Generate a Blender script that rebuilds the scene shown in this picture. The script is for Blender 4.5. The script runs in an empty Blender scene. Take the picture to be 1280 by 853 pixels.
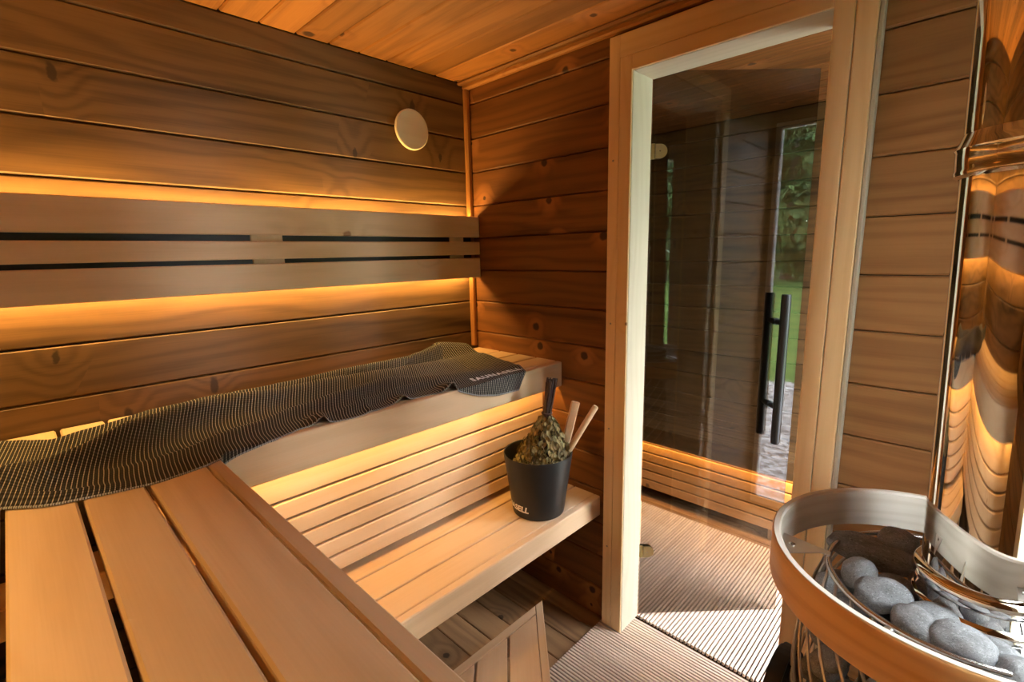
import bpy, bmesh, math, random
import numpy as np
from mathutils import Vector, Matrix, noise as mnoise

S = bpy.context.scene
COL = S.collection
rnd = random.Random(7)
PI = math.pi

# ------------------------------------------------------------------ camera
cam_d = bpy.data.cameras.new('camera')
cam = bpy.data.objects.new('camera', cam_d)
COL.objects.link(cam)
cam_d.sensor_width = 36.0
cam_d.lens = 36.0 * 609.5421 / 1280.0
cam_d.clip_start = 0.02
cam_d.clip_end = 300
_yaw, _pit, _rol = 0.773993835, 0.177622655, -0.0202291172
_F = Vector((math.cos(_yaw) * math.cos(_pit), math.sin(_yaw) * math.cos(_pit), -math.sin(_pit)))
_R = Vector((math.sin(_yaw), -math.cos(_yaw), 0))
_U = _R.cross(_F)
_c, _s = math.cos(_rol), math.sin(_rol)
_R2 = _c * _R + _s * _U
_U2 = -_s * _R + _c * _U
CAM = Vector((-1.42, -1.6208, 1.398))
cam.matrix_world = Matrix(((_R2.x, _U2.x, -_F.x, CAM.x), (_R2.y, _U2.y, -_F.y, CAM.y),
                           (_R2.z, _U2.z, -_F.z, CAM.z), (0, 0, 0, 1)))
S.camera = cam

# ------------------------------------------------------------------ world, exposure
SKY = 5.7
LED_COL = (1.0, 0.59, 0.165)
w = bpy.data.worlds.new('overcast_sky')
S.world = w
w.use_nodes = True
wn = w.node_tree
bg = wn.nodes['Background']
sk = wn.nodes.new('ShaderNodeTexSky')
sk.sky_type = 'HOSEK_WILKIE'
sk.turbidity = 6.0
sk.ground_albedo = 0.25
sk.sun_direction = Vector((0.35, 0.5, 0.75)).normalized()
mixw = wn.nodes.new('ShaderNodeMix')
mixw.data_type = 'RGBA'
mixw.inputs[0].default_value = 0.55
mixw.inputs[7].default_value = (9.0, 9.3, 9.8, 1)
wn.links.new(sk.outputs[0], mixw.inputs[6])
wn.links.new(mixw.outputs[2], bg.inputs[0])
bg.inputs[1].default_value = SKY
vs = S.view_settings
S.display_settings.display_device = 'sRGB'
vs.view_transform = 'Standard'
vs.look = 'None'
vs.gamma = 1.0
vs.use_curve_mapping = False
vs.exposure = 0.12

# ------------------------------------------------------------------ node helpers
class NT:
    def __init__(self, name):
        self.m = bpy.data.materials.new(name)
        self.m.use_nodes = True
        self.t = self.m.node_tree
        self.b = self.t.nodes['Principled BSDF']
        self.out = self.t.nodes['Material Output']
    def n(self, typ, **kw):
        nd = self.t.nodes.new(typ)
        for k, v in kw.items():
            setattr(nd, k, v)
        return nd
    def set(self, sock, v):
        if isinstance(v, bpy.types.NodeSocket):
            self.t.links.new(v, sock)
        else:
            if isinstance(v, tuple) and len(v) == 3 and sock.type == 'RGBA':
                v = (*v, 1)
            sock.default_value = v
    def math(self, op, a, b=0.0, c=0.0, clamp=False):
        nd = self.n('ShaderNodeMath', operation=op, use_clamp=clamp)
        self.set(nd.inputs[0], a); self.set(nd.inputs[1], b); self.set(nd.inputs[2], c)
        return nd.outputs[0]
    def vmath(self, op, a, b=(0, 0, 0)):
        nd = self.n('ShaderNodeVectorMath', operation=op)
        self.set(nd.inputs[0], a); self.set(nd.inputs[1], b)
        return nd.outputs[0]
    def xyz(self, x, y, z):
        nd = self.n('ShaderNodeCombineXYZ')
        self.set(nd.inputs[0], x); self.set(nd.inputs[1], y); self.set(nd.inputs[2], z)
        return nd.outputs[0]
    def sep(self, v):
        nd = self.n('ShaderNodeSeparateXYZ')
        self.set(nd.inputs[0], v)
        return nd.outputs
    def noise(self, v, scale=1.0, detail=3.0, rough=0.55, dist=0.0):
        nd = self.n('ShaderNodeTexNoise')
        self.set(nd.inputs['Vector'], v)
        nd.inputs['Scale'].default_value = scale
        nd.inputs['Detail'].default_value = detail
        nd.inputs['Roughness'].default_value = rough
        nd.inputs['Distortion'].default_value = dist
        return nd.outputs[0]
    def rng(self, v, a, b, c=0.0, d=1.0, smooth=True):
        nd = self.n('ShaderNodeMapRange', interpolation_type='SMOOTHSTEP' if smooth else 'LINEAR')
        self.set(nd.inputs['Value'], v)
        for i, q in zip((1, 2, 3, 4), (a, b, c, d)):
            self.set(nd.inputs[i], q)
        return nd.outputs[0]
    def mix(self, f, a, b, mode='MIX'):
        nd = self.n('ShaderNodeMix', data_type='RGBA', blend_type=mode)
        self.set(nd.inputs[0], f); self.set(nd.inputs[6], a); self.set(nd.inputs[7], b)
        return nd.outputs[2]
    def bump(self, h, strength=0.2, dist=0.002):
        nd = self.n('ShaderNodeBump')
        nd.inputs['Strength'].default_value = strength
        nd.inputs['Distance'].default_value = dist
        self.set(nd.inputs['Height'], h)
        self.t.links.new(nd.outputs[0], self.b.inputs['Normal'])


def wood(name, base, dark, knot=0.3, cell=0.17, ring=24.0, ringmix=0.5, streak=0.5, rough=0.5,
         vary=0.18, bump=0.15, uv=False, knotcol=None, redcol=None, spec=0.35, kasp=1.0, ksize=1.0):
    """sawn timber: x runs along the grain, y across it"""
    N = NT(name)
    tc = N.n('ShaderNodeTexCoord')
    oi = N.n('ShaderNodeObjectInfo')
    r = oi.outputs['Random']
    off = N.xyz(N.math('MULTIPLY', r, 71.3), N.math('MULTIPLY', r, 39.1), N.math('MULTIPLY', r, 17.7))
    p = N.vmath('ADD', tc.outputs['UV' if uv else 'Object'], off)
    x, y, z = N.sep(p)
    # knots: a few cells of a flat voronoi
    k2 = N.xyz(N.math('DIVIDE', x, cell), N.math('DIVIDE', N.math('ADD', y, N.math('MULTIPLY', z, 0.6)), cell * kasp), 0.0)
    vo = N.n('ShaderNodeTexVoronoi', voronoi_dimensions='2D', feature='F1')
    N.set(vo.inputs['Vector'], k2)
    vo.inputs['Scale'].default_value = 1.0
    cr = N.sep(vo.outputs['Color'])
    sel = N.math('LESS_THAN', cr[0], knot)
    wob = N.noise(N.xyz(x, y, z), 55.0, 2.0)
    d = N.math('ADD', vo.outputs['Distance'], N.math('MULTIPLY', N.math('SUBTRACT', wob, 0.5), 0.06))
    size = N.math('MULTIPLY_ADD', cr[1], 0.055 * ksize, 0.022 * ksize)
    core = N.math('MULTIPLY', sel, N.rng(d, N.math('MULTIPLY', size, 0.75), N.math('MULTIPLY', size, 1.35), 1.0, 0.0))
    halo = N.math('MULTIPLY', sel, N.rng(vo.outputs['Distance'], 0.03, 0.42, 1.0, 0.0))
    # growth rings, bent round the knots
    slow = N.noise(N.xyz(N.math('MULTIPLY', x, 0.9), N.math('MULTIPLY', y, 5.0), N.math('MULTIPLY', z, 5.0)), 1.0, 2.0)
    mid = N.noise(N.xyz(N.math('MULTIPLY', x, 2.5), N.math('MULTIPLY', y, 26.0), N.math('MULTIPLY', z, 26.0)), 1.0, 3.0)
    yy = N.math('ADD', N.math('ADD', N.math('MULTIPLY', y, ring), N.math('MULTIPLY', slow, 6.0)),
                N.math('ADD', N.math('MULTIPLY', halo, 1.3), N.math('MULTIPLY', mid, 0.9)))
    rings = N.math('MULTIPLY_ADD', N.math('SINE', N.math('MULTIPLY', yy, 6.283)), 0.5, 0.5)
    rings = N.math('POWER', rings, 1.6)
    fib = N.noise(N.xyz(N.math('MULTIPLY', x, 5.0), N.math('MULTIPLY', y, 330.0), N.math('MULTIPLY', z, 330.0)), 1.0, 3.0, 0.6)
    broad = N.noise(N.xyz(N.math('MULTIPLY', x, 0.8), N.math('MULTIPLY', y, 11.0), N.math('MULTIPLY', z, 11.0)), 1.0, 3.0, 0.6)
    st = N.rng(broad, 0.50, 0.78)
    fac = N.math('ADD', N.math('MULTIPLY', rings, ringmix), N.math('MULTIPLY', st, streak))
    fac = N.math('ADD', fac, N.math('MULTIPLY', N.math('SUBTRACT', fib, 0.5), 0.55), clamp=True)
    colr = N.mix(fac, base, dark)
    if redcol:
        colr = N.mix(N.math('MULTIPLY', halo, 0.5), colr, redcol)
    kc = knotcol or tuple(c * 0.28 for c in dark)
    colr = N.mix(N.math('MULTIPLY', core, 0.9), colr, kc)
    br = N.math('MULTIPLY_ADD', N.math('FRACT', N.math('MULTIPLY', r, 13.7)), 2 * vary, 1.0 - vary)
    colr = N.mix(1.0, colr, N.xyz(br, br, br), 'MULTIPLY')
    N.set(N.b.inputs['Base Color'], colr)
    N.set(N.b.inputs['Roughness'], N.math('MULTIPLY_ADD', fib, 0.2, rough - 0.1))
    N.b.inputs['Specular IOR Level'].default_value = spec
    N.bump(N.math('ADD', N.math('MULTIPLY', fib, 0.5), N.math('MULTIPLY', rings, 0.5)), bump, 0.0012)
    return N.m


def plain(name, col, rough=0.5, metal=0.0, spec=0.5, nscale=0.0, namp=0.0, bump=0.0):
    N = NT(name)
    N.b.inputs['Roughness'].default_value = rough
    N.b.inputs['Metallic'].default_value = metal
    N.b.inputs['Specular IOR Level'].default_value = spec
    if nscale:
        tc = N.n('ShaderNodeTexCoord')
        v = N.noise(tc.outputs['Object'], nscale, 4.0)
        lo = tuple(c * (1 - namp) for c in col); hi = tuple(min(1, c * (1 + namp)) for c in col)
        N.set(N.b.inputs['Base Color'], N.mix(v, lo, hi))
        if bump:
            N.bump(v, bump, 0.002)
    else:
        N.b.inputs['Base Color'].default_value = (*col, 1)
    return N.m


def thin_glass(name, tint, ior=1.5, boost=1.0):
    N = NT(name)
    N.t.nodes.remove(N.b)
    tr = N.n('ShaderNodeBsdfTransparent'); tr.inputs[0].default_value = (*tint, 1)
    gl = N.n('ShaderNodeBsdfGlossy'); gl.inputs['Roughness'].default_value = 0.0
    # Schlick reflectance, the same from either face of the pane
    g = N.n('ShaderNodeNewGeometry')
    dt = N.n('ShaderNodeVectorMath', operation='DOT_PRODUCT')
    N.set(dt.inputs[0], g.outputs['Incoming']); N.set(dt.inputs[1], g.outputs['Normal'])
    f0 = ((ior - 1) / (ior + 1)) ** 2
    om = N.math('SUBTRACT', 1.0, N.math('ABSOLUTE', dt.outputs['Value']), clamp=True)
    mx = N.n('ShaderNodeMixShader')
    N.set(mx.inputs[0], N.math('MULTIPLY', N.math('MULTIPLY_ADD', N.math('POWER', om, 5.0), 1 - f0, f0), boost, clamp=True))
    N.t.links.new(tr.outputs[0], mx.inputs[1]); N.t.links.new(gl.outputs[0], mx.inputs[2])
    N.t.links.new(mx.outputs[0], N.out.inputs[0])
    return N.m


def emitter(name, col, strength):
    N = NT(name)
    N.b.inputs['Base Color'].default_value = (0.8, 0.7, 0.5, 1)
    N.b.inputs['Emission Color'].default_value = (*col, 1)
    N.b.inputs['Emission Strength'].default_value = strength
    return N.m


M = {}
M['wall'] = wood('thermo_pine', (0.165, 0.087, 0.033), (0.044, 0.022, 0.009), knot=0.26, cell=0.19, ring=16, ringmix=0.4,
                 streak=0.95, vary=0.14, knotcol=(0.04, 0.022, 0.012), kasp=2.3, ksize=1.0)
M['wall_knotty'] = wood('thermo_pine_knotty', (0.22, 0.085, 0.022), (0.090, 0.032, 0.009), knot=0.40, cell=0.17, ring=20,
                        ringmix=0.45, streak=0.6, vary=0.15, knotcol=(0.03, 0.014, 0.009), redcol=(0.48, 0.19, 0.06), ksize=1.35)
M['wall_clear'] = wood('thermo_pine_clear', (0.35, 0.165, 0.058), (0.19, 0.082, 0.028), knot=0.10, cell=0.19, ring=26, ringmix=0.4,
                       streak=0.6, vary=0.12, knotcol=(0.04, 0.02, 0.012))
M['ceiling'] = wood('ceiling_pine', (0.44, 0.19, 0.05), (0.21, 0.08, 0.021), knot=0.34, cell=0.18, ring=16, ringmix=0.4,
                    streak=0.8, vary=0.30, knotcol=(0.05, 0.022, 0.012), redcol=(0.5, 0.2, 0.06), ksize=1.3)
M['bench'] = wood('alder_board', (0.71, 0.50, 0.31), (0.59, 0.385, 0.215), knot=0.05, cell=0.22, ring=9, ringmix=0.45,
                  streak=0.45, vary=0.07, rough=0.5, bump=0.06, knotcol=(0.30, 0.14, 0.06))
M['frame'] = wood('planed_pine', (0.86, 0.62, 0.33), (0.74, 0.49, 0.22), knot=0.035, cell=0.12, ring=22, ringmix=0.35,
                  streak=0.3, vary=0.04, rough=0.45, bump=0.06, knotcol=(0.25, 0.12, 0.05))
M['paleframe'] = wood('pale_daylit_pine', (0.52, 0.46, 0.345), (0.43, 0.365, 0.255), knot=0.02, cell=0.12, ring=22, ringmix=0.3,
                      streak=0.3, vary=0.03, rough=0.5, bump=0.05, knotcol=(0.3, 0.2, 0.1))  # pale wood of the window frame; on door reveals daylight put into the colour
M['skirt'] = wood('dressing_bench_pine', (0.52, 0.29, 0.115), (0.36, 0.18, 0.065), knot=0.05, cell=0.2, ring=16, ringmix=0.4, streak=0.4, vary=0.1)
M['floor'] = wood('floor_pine', (0.36, 0.20, 0.092), (0.18, 0.09, 0.04), knot=0.25, cell=0.2, ring=18, ringmix=0.5,
                  streak=0.6, vary=0.25, knotcol=(0.05, 0.026, 0.014))
M['slat'] = wood('mat_slat_wood', (0.74, 0.60, 0.49), (0.62, 0.47, 0.37), knot=0.0, ring=60, ringmix=0.3, streak=0.3, vary=0.08, bump=0.03)
M['bent'] = wood('bent_ash_led_lit', (0.72, 0.42, 0.165), (0.56, 0.29, 0.10), knot=0.0, ring=38, ringmix=0.6, streak=0.5, vary=0.0, uv=True, rough=0.4, bump=0.05)  # outer ring face, orange LED glow put into its colour
M['bent_daylit'] = wood('bent_ash_daylit', (0.80, 0.73, 0.63), (0.69, 0.61, 0.50), knot=0.0, ring=38, ringmix=0.6, streak=0.5, vary=0.0, uv=True, rough=0.45, bump=0.05)  # same ash for the inner and top faces, daylight put into its colour
M['ladle'] = wood('ladle_wood', (0.74, 0.52, 0.31), (0.6, 0.39, 0.21), knot=0.0, ring=40, ringmix=0.3, streak=0.3, vary=0.08, bump=0.03)
M['backing'] = plain('dark_backing', (0.035, 0.02, 0.012), 0.8)
M['black_strip'] = plain('black_profile', (0.012, 0.012, 0.013), 0.55)
M['mat_backing'] = plain('black_rubber', (0.006, 0.005, 0.005), 0.9, spec=0.1)
M['chrome'] = plain('polished_steel', (0.80, 0.77, 0.74), 0.035, 1.0)
M['steel'] = plain('satin_steel', (0.62, 0.61, 0.60), 0.22, 1.0)
M['bracket'] = plain('brushed_steel', (0.66, 0.63, 0.60), 0.3, 1.0, nscale=60, namp=0.08)
M['rod'] = plain('rod_steel', (0.40, 0.35, 0.30), 0.3, 1.0)
M['black_steel'] = plain('black_stove_steel', (0.018, 0.018, 0.019), 0.42, 0.3, nscale=90, namp=0.2)
M['bucket'] = plain('matt_black_lacquer', (0.019, 0.018, 0.0175), 0.42, 0.0, 0.35, nscale=40, namp=0.12)
M['bucket_in'] = plain('black_liner', (0.010, 0.010, 0.011), 0.5)
M['white_print'] = plain('white_print', (0.82, 0.82, 0.82), 0.5)
M['white_thread'] = plain('white_thread', (0.88, 0.88, 0.90), 0.8)
M['handle'] = plain('black_handle_metal', (0.02, 0.021, 0.024), 0.32, 0.4, nscale=30, namp=0.1)
M['brass'] = plain('brushed_brass', (0.62, 0.52, 0.27), 0.33, 1.0, nscale=80, namp=0.08)
M['window_paint'] = plain('white_window_paint', (0.78, 0.79, 0.80), 0.45)
M['disc'] = wood('turned_birch', (0.88, 0.75, 0.50), (0.80, 0.65, 0.40), knot=0.0, ring=26, ringmix=0.5, streak=0.3, vary=0.0, bump=0.03)
M['glass_door'] = thin_glass('grey_tinted_glass', (0.64, 0.61, 0.58), 1.55, 1.0)
M['glass_clear'] = thin_glass('clear_window_glass', (0.94, 0.96, 0.95), 1.45, 1.0)
M['led'] = emitter('warm_led', LED_COL, 6.0)
M['twig'] = plain('dried_birch_twig', (0.075, 0.045, 0.035), 0.75, nscale=120, namp=0.5)
M['bark'] = plain('tree_bark', (0.10, 0.075, 0.055), 0.9, nscale=8, namp=0.4)


def leaf_mat(name, a, b, c, trans=0.25):
    N = NT(name)
    g = N.n('ShaderNodeNewGeometry')
    r = g.outputs['Random Per Island']
    col = N.mix(N.rng(r, 0.0, 0.55, smooth=False), a, b)
    col = N.mix(N.rng(r, 0.6, 1.0, smooth=False), col, c)
    N.set(N.b.inputs['Base Color'], col)
    N.b.inputs['Roughness'].default_value = 0.7
    N.b.inputs['Subsurface Weight'].default_value = 0.0
    return N.m


M['dry_leaf'] = leaf_mat('dried_birch_leaf', (0.10, 0.075, 0.03), (0.36, 0.27, 0.10), (0.25, 0.24, 0.10))
M['leaf'] = leaf_mat('green_leaf', (0.035, 0.085, 0.022), (0.065, 0.13, 0.03), (0.10, 0.17, 0.045))
M['leaf2'] = leaf_mat('dark_green_leaf', (0.022, 0.06, 0.02), (0.04, 0.09, 0.025), (0.07, 0.12, 0.035))


def stone_mat():
    N = NT('grey_olivine_stone')
    tc = N.n('ShaderNodeTexCoord'); oi = N.n('ShaderNodeObjectInfo')
    p = N.vmath('ADD', tc.outputs['Object'], N.xyz(N.math('MULTIPLY', oi.outputs['Random'], 40.0), 0.0, 0.0))
    a = N.noise(p, 1.3, 4.0, 0.6); b = N.noise(p, 9.0, 3.0, 0.75); c = N.noise(p, 19.0, 2.0, 0.7)
    col = N.mix(N.rng(a, 0.3, 0.7), (0.20, 0.205, 0.21), (0.31, 0.315, 0.325))
    col = N.mix(N.rng(b, 0.52, 0.68), col, (0.42, 0.43, 0.45))
    col = N.mix(N.rng(c, 0.56, 0.70), col, (0.07, 0.075, 0.08))
    br = N.math('MULTIPLY_ADD', oi.outputs['Random'], 0.35, 0.62)
    col = N.mix(1.0, col, N.xyz(br, br, br), 'MULTIPLY')
    N.set(N.b.inputs['Base Color'], col)
    N.b.inputs['Roughness'].default_value = 0.75
    N.bump(N.math('ADD', N.math('MULTIPLY', b, 0.7), N.math('MULTIPLY', c, 0.5)), 0.5, 0.002)
    return N.m


M['stone'] = stone_mat()


def towel_mat():
    N = NT('ribbed_linen_weave')
    tc = N.n('ShaderNodeTexCoord')
    u, v, _ = N.sep(tc.outputs['UV'])          # metres along / across the cloth
    wob = N.math('MULTIPLY', N.math('SUBTRACT', N.noise(tc.outputs['UV'], 30.0, 2.0), 0.5), 0.12)
    s = N.math('FRACT', N.math('ADD', N.math('DIVIDE', u, 0.0080), wob))
    tri = N.math('ABSOLUTE', N.math('SUBTRACT', s, 0.5))            # 0 at a rib
    rib = N.rng(tri, 0.06, 0.15, 1.0, 0.0)
    t = N.math('FRACT', N.math('DIVIDE', v, 0.0062))
    knot = N.rng(N.math('ABSOLUTE', N.math('SUBTRACT', t, 0.5)), 0.12, 0.42, 1.0, 0.0)
    f = N.math('MULTIPLY', rib, N.math('MULTIPLY_ADD', knot, 0.5, 0.5))
    s2 = N.math('FRACT', N.math('ADD', N.math('DIVIDE', u, 0.0080), 0.5))
    dots = N.math('MULTIPLY', N.rng(N.math('ABSOLUTE', N.math('SUBTRACT', s2, 0.5)), 0.05, 0.3, 1.0, 0.0), knot)
    col = N.mix(N.math('MULTIPLY', dots, 0.35), (0.022, 0.021, 0.022), (0.10, 0.098, 0.10))
    col = N.mix(f, col, (0.50, 0.45, 0.375))
    hem = N.math('MULTIPLY', N.rng(v, 0.004, 0.006, 1.0, 0.0), N.rng(N.math('FRACT', N.math('DIVIDE', u, 0.0040)), 0.3, 0.5))
    col = N.mix(hem, col, (0.42, 0.42, 0.43))
    N.set(N.b.inputs['Base Color'], col)
    N.b.inputs['Roughness'].default_value = 0.9
    N.b.inputs['Specular IOR Level'].default_value = 0.15
    N.bump(N.math('ADD', N.math('MULTIPLY', f, 0.6), N.math('MULTIPLY', dots, 0.4)), 0.6, 0.003)
    return N.m


M['towel'] = towel_mat()


def ground_mat():
    N = NT('lawn_and_gravel')
    tc = N.n('ShaderNodeTexCoord')
    p = tc.outputs['Object']
    x, y, z = N.sep(p)
    g1 = N.noise(p, 1.3, 4.0); g2 = N.noise(p, 40.0, 3.0)
    grass = N.mix(g1, (0.055, 0.125, 0.025), (0.12, 0.215, 0.05))
    grass = N.mix(N.math('MULTIPLY', g2, 0.4), grass, (0.06, 0.10, 0.03))
    vo = N.n('ShaderNodeTexVoronoi'); N.set(vo.inputs['Vector'], p); vo.inputs['Scale'].default_value = 34.0
    cc = N.sep(vo.outputs['Color'])
    grav = N.mix(cc[0], (0.07, 0.07, 0.075), (0.55, 0.55, 0.55))
    edge = N.math('ADD', y, N.math('MULTIPLY', N.math('SUBTRACT', N.noise(p, 1.1, 4.0, 0.65), 0.5), 5.0))
    f = N.rng(edge, -5.6, -4.9)
    N.set(N.b.inputs['Base Color'], N.mix(f, grass, grav))
    N.b.inputs['Roughness'].default_value = 0.95
    N.b.inputs['Specular IOR Level'].default_value = 0.1
    return N.m


M['ground'] = ground_mat()

# ------------------------------------------------------------------ object helpers
WM = {}      # world matrix of every object made here


def props(o, label=None, cat=None, group=None, kind=None):
    if label: o['label'] = label
    if cat: o['category'] = cat
    if group: o['group'] = group
    if kind: o['kind'] = kind
    return o


def thing(name, label=None, cat=None, loc=(0, 0, 0), group=None, kind=None):
    o = bpy.data.objects.new(name, None)
    o.empty_display_size = 0.05
    COL.objects.link(o)
    o.location = loc
    WM[o.name] = Matrix.Translation(loc)
    return props(o, label, cat, group, kind)


def link(name, me, mat=None, parent=None, mw=None):
    """one mesh object; mw is its world matrix"""
    o = bpy.data.objects.new(name, me)
    COL.objects.link(o)
    mw = mw or Matrix.Identity(4)
    if mat and not me.materials:
        me.materials.append(M[mat])
    if parent:
        o.parent = parent
        o.matrix_basis = WM[parent.name].inverted() @ mw
    else:
        o.matrix_basis = mw
    WM[o.name] = mw.copy()
    return o


def smooth(me, angle=None):
    for p in me.polygons:
        p.use_smooth = True
    if angle:
        me.set_sharp_from_angle(angle=angle)
    return me


_cache = {}


def prism_mesh(L, W, T, c, mat, back=True):
    """board: x = length, y = width, z = thickness, front face on +z; long edges chamfered by c"""
    key = (round(L, 4), round(W, 4), round(T, 4), round(c, 4), mat, back)
    if key in _cache:
        return _cache[key]
    w, t, l = W / 2, T / 2, L / 2
    if back:
        sec = [(-w + c, -t), (w - c, -t), (w, -t + c), (w, t - c), (w - c, t), (-w + c, t), (-w, t - c), (-w, -t + c)]
    else:
        sec = [(-w, -t), (w, -t), (w, t - c), (w - c, t), (-w + c, t), (-w, t - c)]
    n = len(sec)
    e = min(c * 0.6, 0.003) if back else 0.0
    vs_, fs = [], []
    def ring(xp, sh):
        return [(xp, y * (1 - sh / max(w, 1e-6)) if sh else y, z * (1 - sh / max(t, 1e-6)) if sh else z) for y, z in sec]
    rows = [ring(-l, e), ring(-l + e, 0), ring(l - e, 0), ring(l, e)] if e else [ring(-l, 0), ring(l, 0)]
    for r_ in rows:
        vs_ += r_
    for k in range(len(rows) - 1):
        for i in range(n):
            j = (i + 1) % n
            fs.append((k * n + i, k * n + j, (k + 1) * n + j, (k + 1) * n + i))
    fs.append(tuple(range(n))[::-1])
    fs.append(tuple((len(rows) - 1) * n + i for i in range(n)))
    me = bpy.data.meshes.new('board')
    me.from_pydata(vs_, [], fs)
    bm = bmesh.new(); bm.from_mesh(me); bmesh.ops.recalc_face_normals(bm, faces=bm.faces); bm.to_mesh(me); bm.free()
    me.materials.append(M[mat])
    _cache[key] = me
    return me


AX = {'x': Vector((1, 0, 0)), 'y': Vector((0, 1, 0)), 'z': Vector((0, 0, 1)),
      '-x': Vector((-1, 0, 0)), '-y': Vector((0, -1, 0)), '-z': Vector((0, 0, -1))}


def board(name, lo, hi, along, face, mat, parent=None, c=0.002, back=True):
    """axis-aligned board filling the box lo..hi, its grain along one axis and its face turned to another"""
    lo, hi = Vector(lo), Vector(hi)
    d = hi - lo
    a, f = AX[along], AX[face]
    b = f.cross(a)
    def ext(v): return abs(v.x) * d.x + abs(v.y) * d.y + abs(v.z) * d.z
    me = prism_mesh(ext(a), ext(b), ext(f), c, mat, back)
    ctr = (lo + hi) / 2
    mw = Matrix(((a.x, b.x, f.x, ctr.x), (a.y, b.y, f.y, ctr.y), (a.z, b.z, f.z, ctr.z), (0, 0, 0, 1)))
    return link(name, me, None, parent, mw)


def lathe_mesh(prof, seg=48, a0=0.0, a1=2 * PI, close=False, uvr=None):
    """prof: (r, z) list"""
    full = abs(a1 - a0 - 2 * PI) < 1e-6
    n = seg if full else seg + 1
    vs_, fs = [], []
    for i in range(n):
        a = a0 + (a1 - a0) * i / seg
        for r, z in prof:
            vs_.append((r * math.cos(a), r * math.sin(a), z))
    m = len(prof)
    rng_ = m if close else m - 1
    for i in range(seg):
        i2 = (i + 1) % n
        for k in range(rng_):
            k2 = (k + 1) % m
            fs.append((i * m + k, i2 * m + k, i2 * m + k2, i * m + k2))
    me = bpy.data.meshes.new('turned')
    me.from_pydata(vs_, [], fs)
    if uvr:
        uv = me.uv_layers.new(name='UVMap')
        for p in me.polygons:
            i0 = p.vertices[0] // m
            for li, vi in zip(p.loop_indices, p.vertices):
                ii = vi // m
                if ii < i0 and i0 == seg - 1 and full: ii += seg
                k = vi % m
                uv.data[li].uv = ((a1 - a0) * ii / seg * uvr, prof[k][1] + prof[k][0])
    bm = bmesh.new(); bm.from_mesh(me)
    bmesh.ops.remove_doubles(bm, verts=bm.verts, dist=1e-6)
    bmesh.ops.recalc_face_normals(bm, faces=bm.faces)
    bm.to_mesh(me); bm.free()
    smooth(me, math.radians(35))
    return me


def tube_mesh(pts, r, seg=8, closed=False, caps=True):
    pts = [Vector(p) for p in pts]
    n = len(pts)
    rs = r if isinstance(r, (list, tuple)) else [r] * n
    vs_, fs = [], []
    up = None
    for i, p in enumerate(pts):
        if closed:
            t = pts[(i + 1) % n] - pts[i - 1]
        else:
            t = pts[min(i + 1, n - 1)] - pts[max(i - 1, 0)]
        t.normalize()
        if up is None:
            up = Vector((0, 0, 1)) if abs(t.z) < 0.9 else Vector((1, 0, 0))
        a = t.cross(up).normalized()
        b = a.cross(t).normalized()
        up = b
        for k in range(seg):
            g = 2 * PI * k / seg
            vs_.append(p + (a * math.cos(g) + b * math.sin(g)) * rs[i])
    for i in range(n if closed else n - 1):
        j = (i + 1) % n
        for k in range(seg):
            k2 = (k + 1) % seg
            fs.append((i * seg + k, i * seg + k2, j * seg + k2, j * seg + k))
    if caps and not closed:
        fs.append(tuple(range(seg))[::-1]); fs.append(tuple((n - 1) * seg + k for k in range(seg)))
    me = bpy.data.meshes.new('tube')
    me.from_pydata([tuple(v) for v in vs_], [], fs)
    smooth(me, math.radians(50))
    return me


def T(x, y, z): return Matrix.Translation((x, y, z))


# ------------------------------------------------------------------ room shell
XR, YR, H = -1.66, -1.97, 2.08         # rear wall, right wall, ceiling
XF = 1.40                              # far wall of the dressing room
PITCH, Z0 = 0.1338, 2.0
ROWS = [(Z0, H)] + [(Z0 - PITCH * (k + 1), Z0 - PITCH * k) for k in range(14)] + [(0.0, Z0 - PITCH * 14)]
GAP = 0.0012


def plank_wall(parent, axis, a0, a1, face, p0, p1, mat, holes=(), splits=()):
    """horizontal planks between a0 and a1 along axis; thickness from p0 to p1 on the other axis"""
    for z0, z1 in ROWS:
        cuts = sorted({a0, a1, *[h[0] for h in holes], *[h[1] for h in holes]})
        cuts = [c for c in cuts if a0 <= c <= a1]
        pieces = []
        for s, e in zip(cuts[:-1], cuts[1:]):
            segs = [(z0, z1)]
            for h in holes:
                if h[0] < (s + e) / 2 < h[1]:
                    out = []
                    for q0, q1 in segs:
                        if q0 < h[2]: out.append((q0, min(q1, h[2])))
                        if q1 > h[3]: out.append((max(q0, h[3]), q1))
                    segs = out
            for q in segs:
                if q[1] - q[0] > 0.012: pieces.append((s, e, *q))
        merged = []
        for p in pieces:
            if merged and merged[-1][1] == p[0] and merged[-1][2:] == p[2:]:
                merged[-1] = (merged[-1][0], p[1], *p[2:])
            else:
                merged.append(p)
        for s, e, q0, q1 in merged:
            if axis == 'x':
                board('plank', (s, p0, q0 + GAP), (e, p1, q1 - GAP), 'x', face, mat, parent, 0.004, False)
            else:
                board('plank', (p0, s, q0 + GAP), (p1, e, q1 - GAP), 'y', face, mat, parent, 0.004, False)


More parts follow.
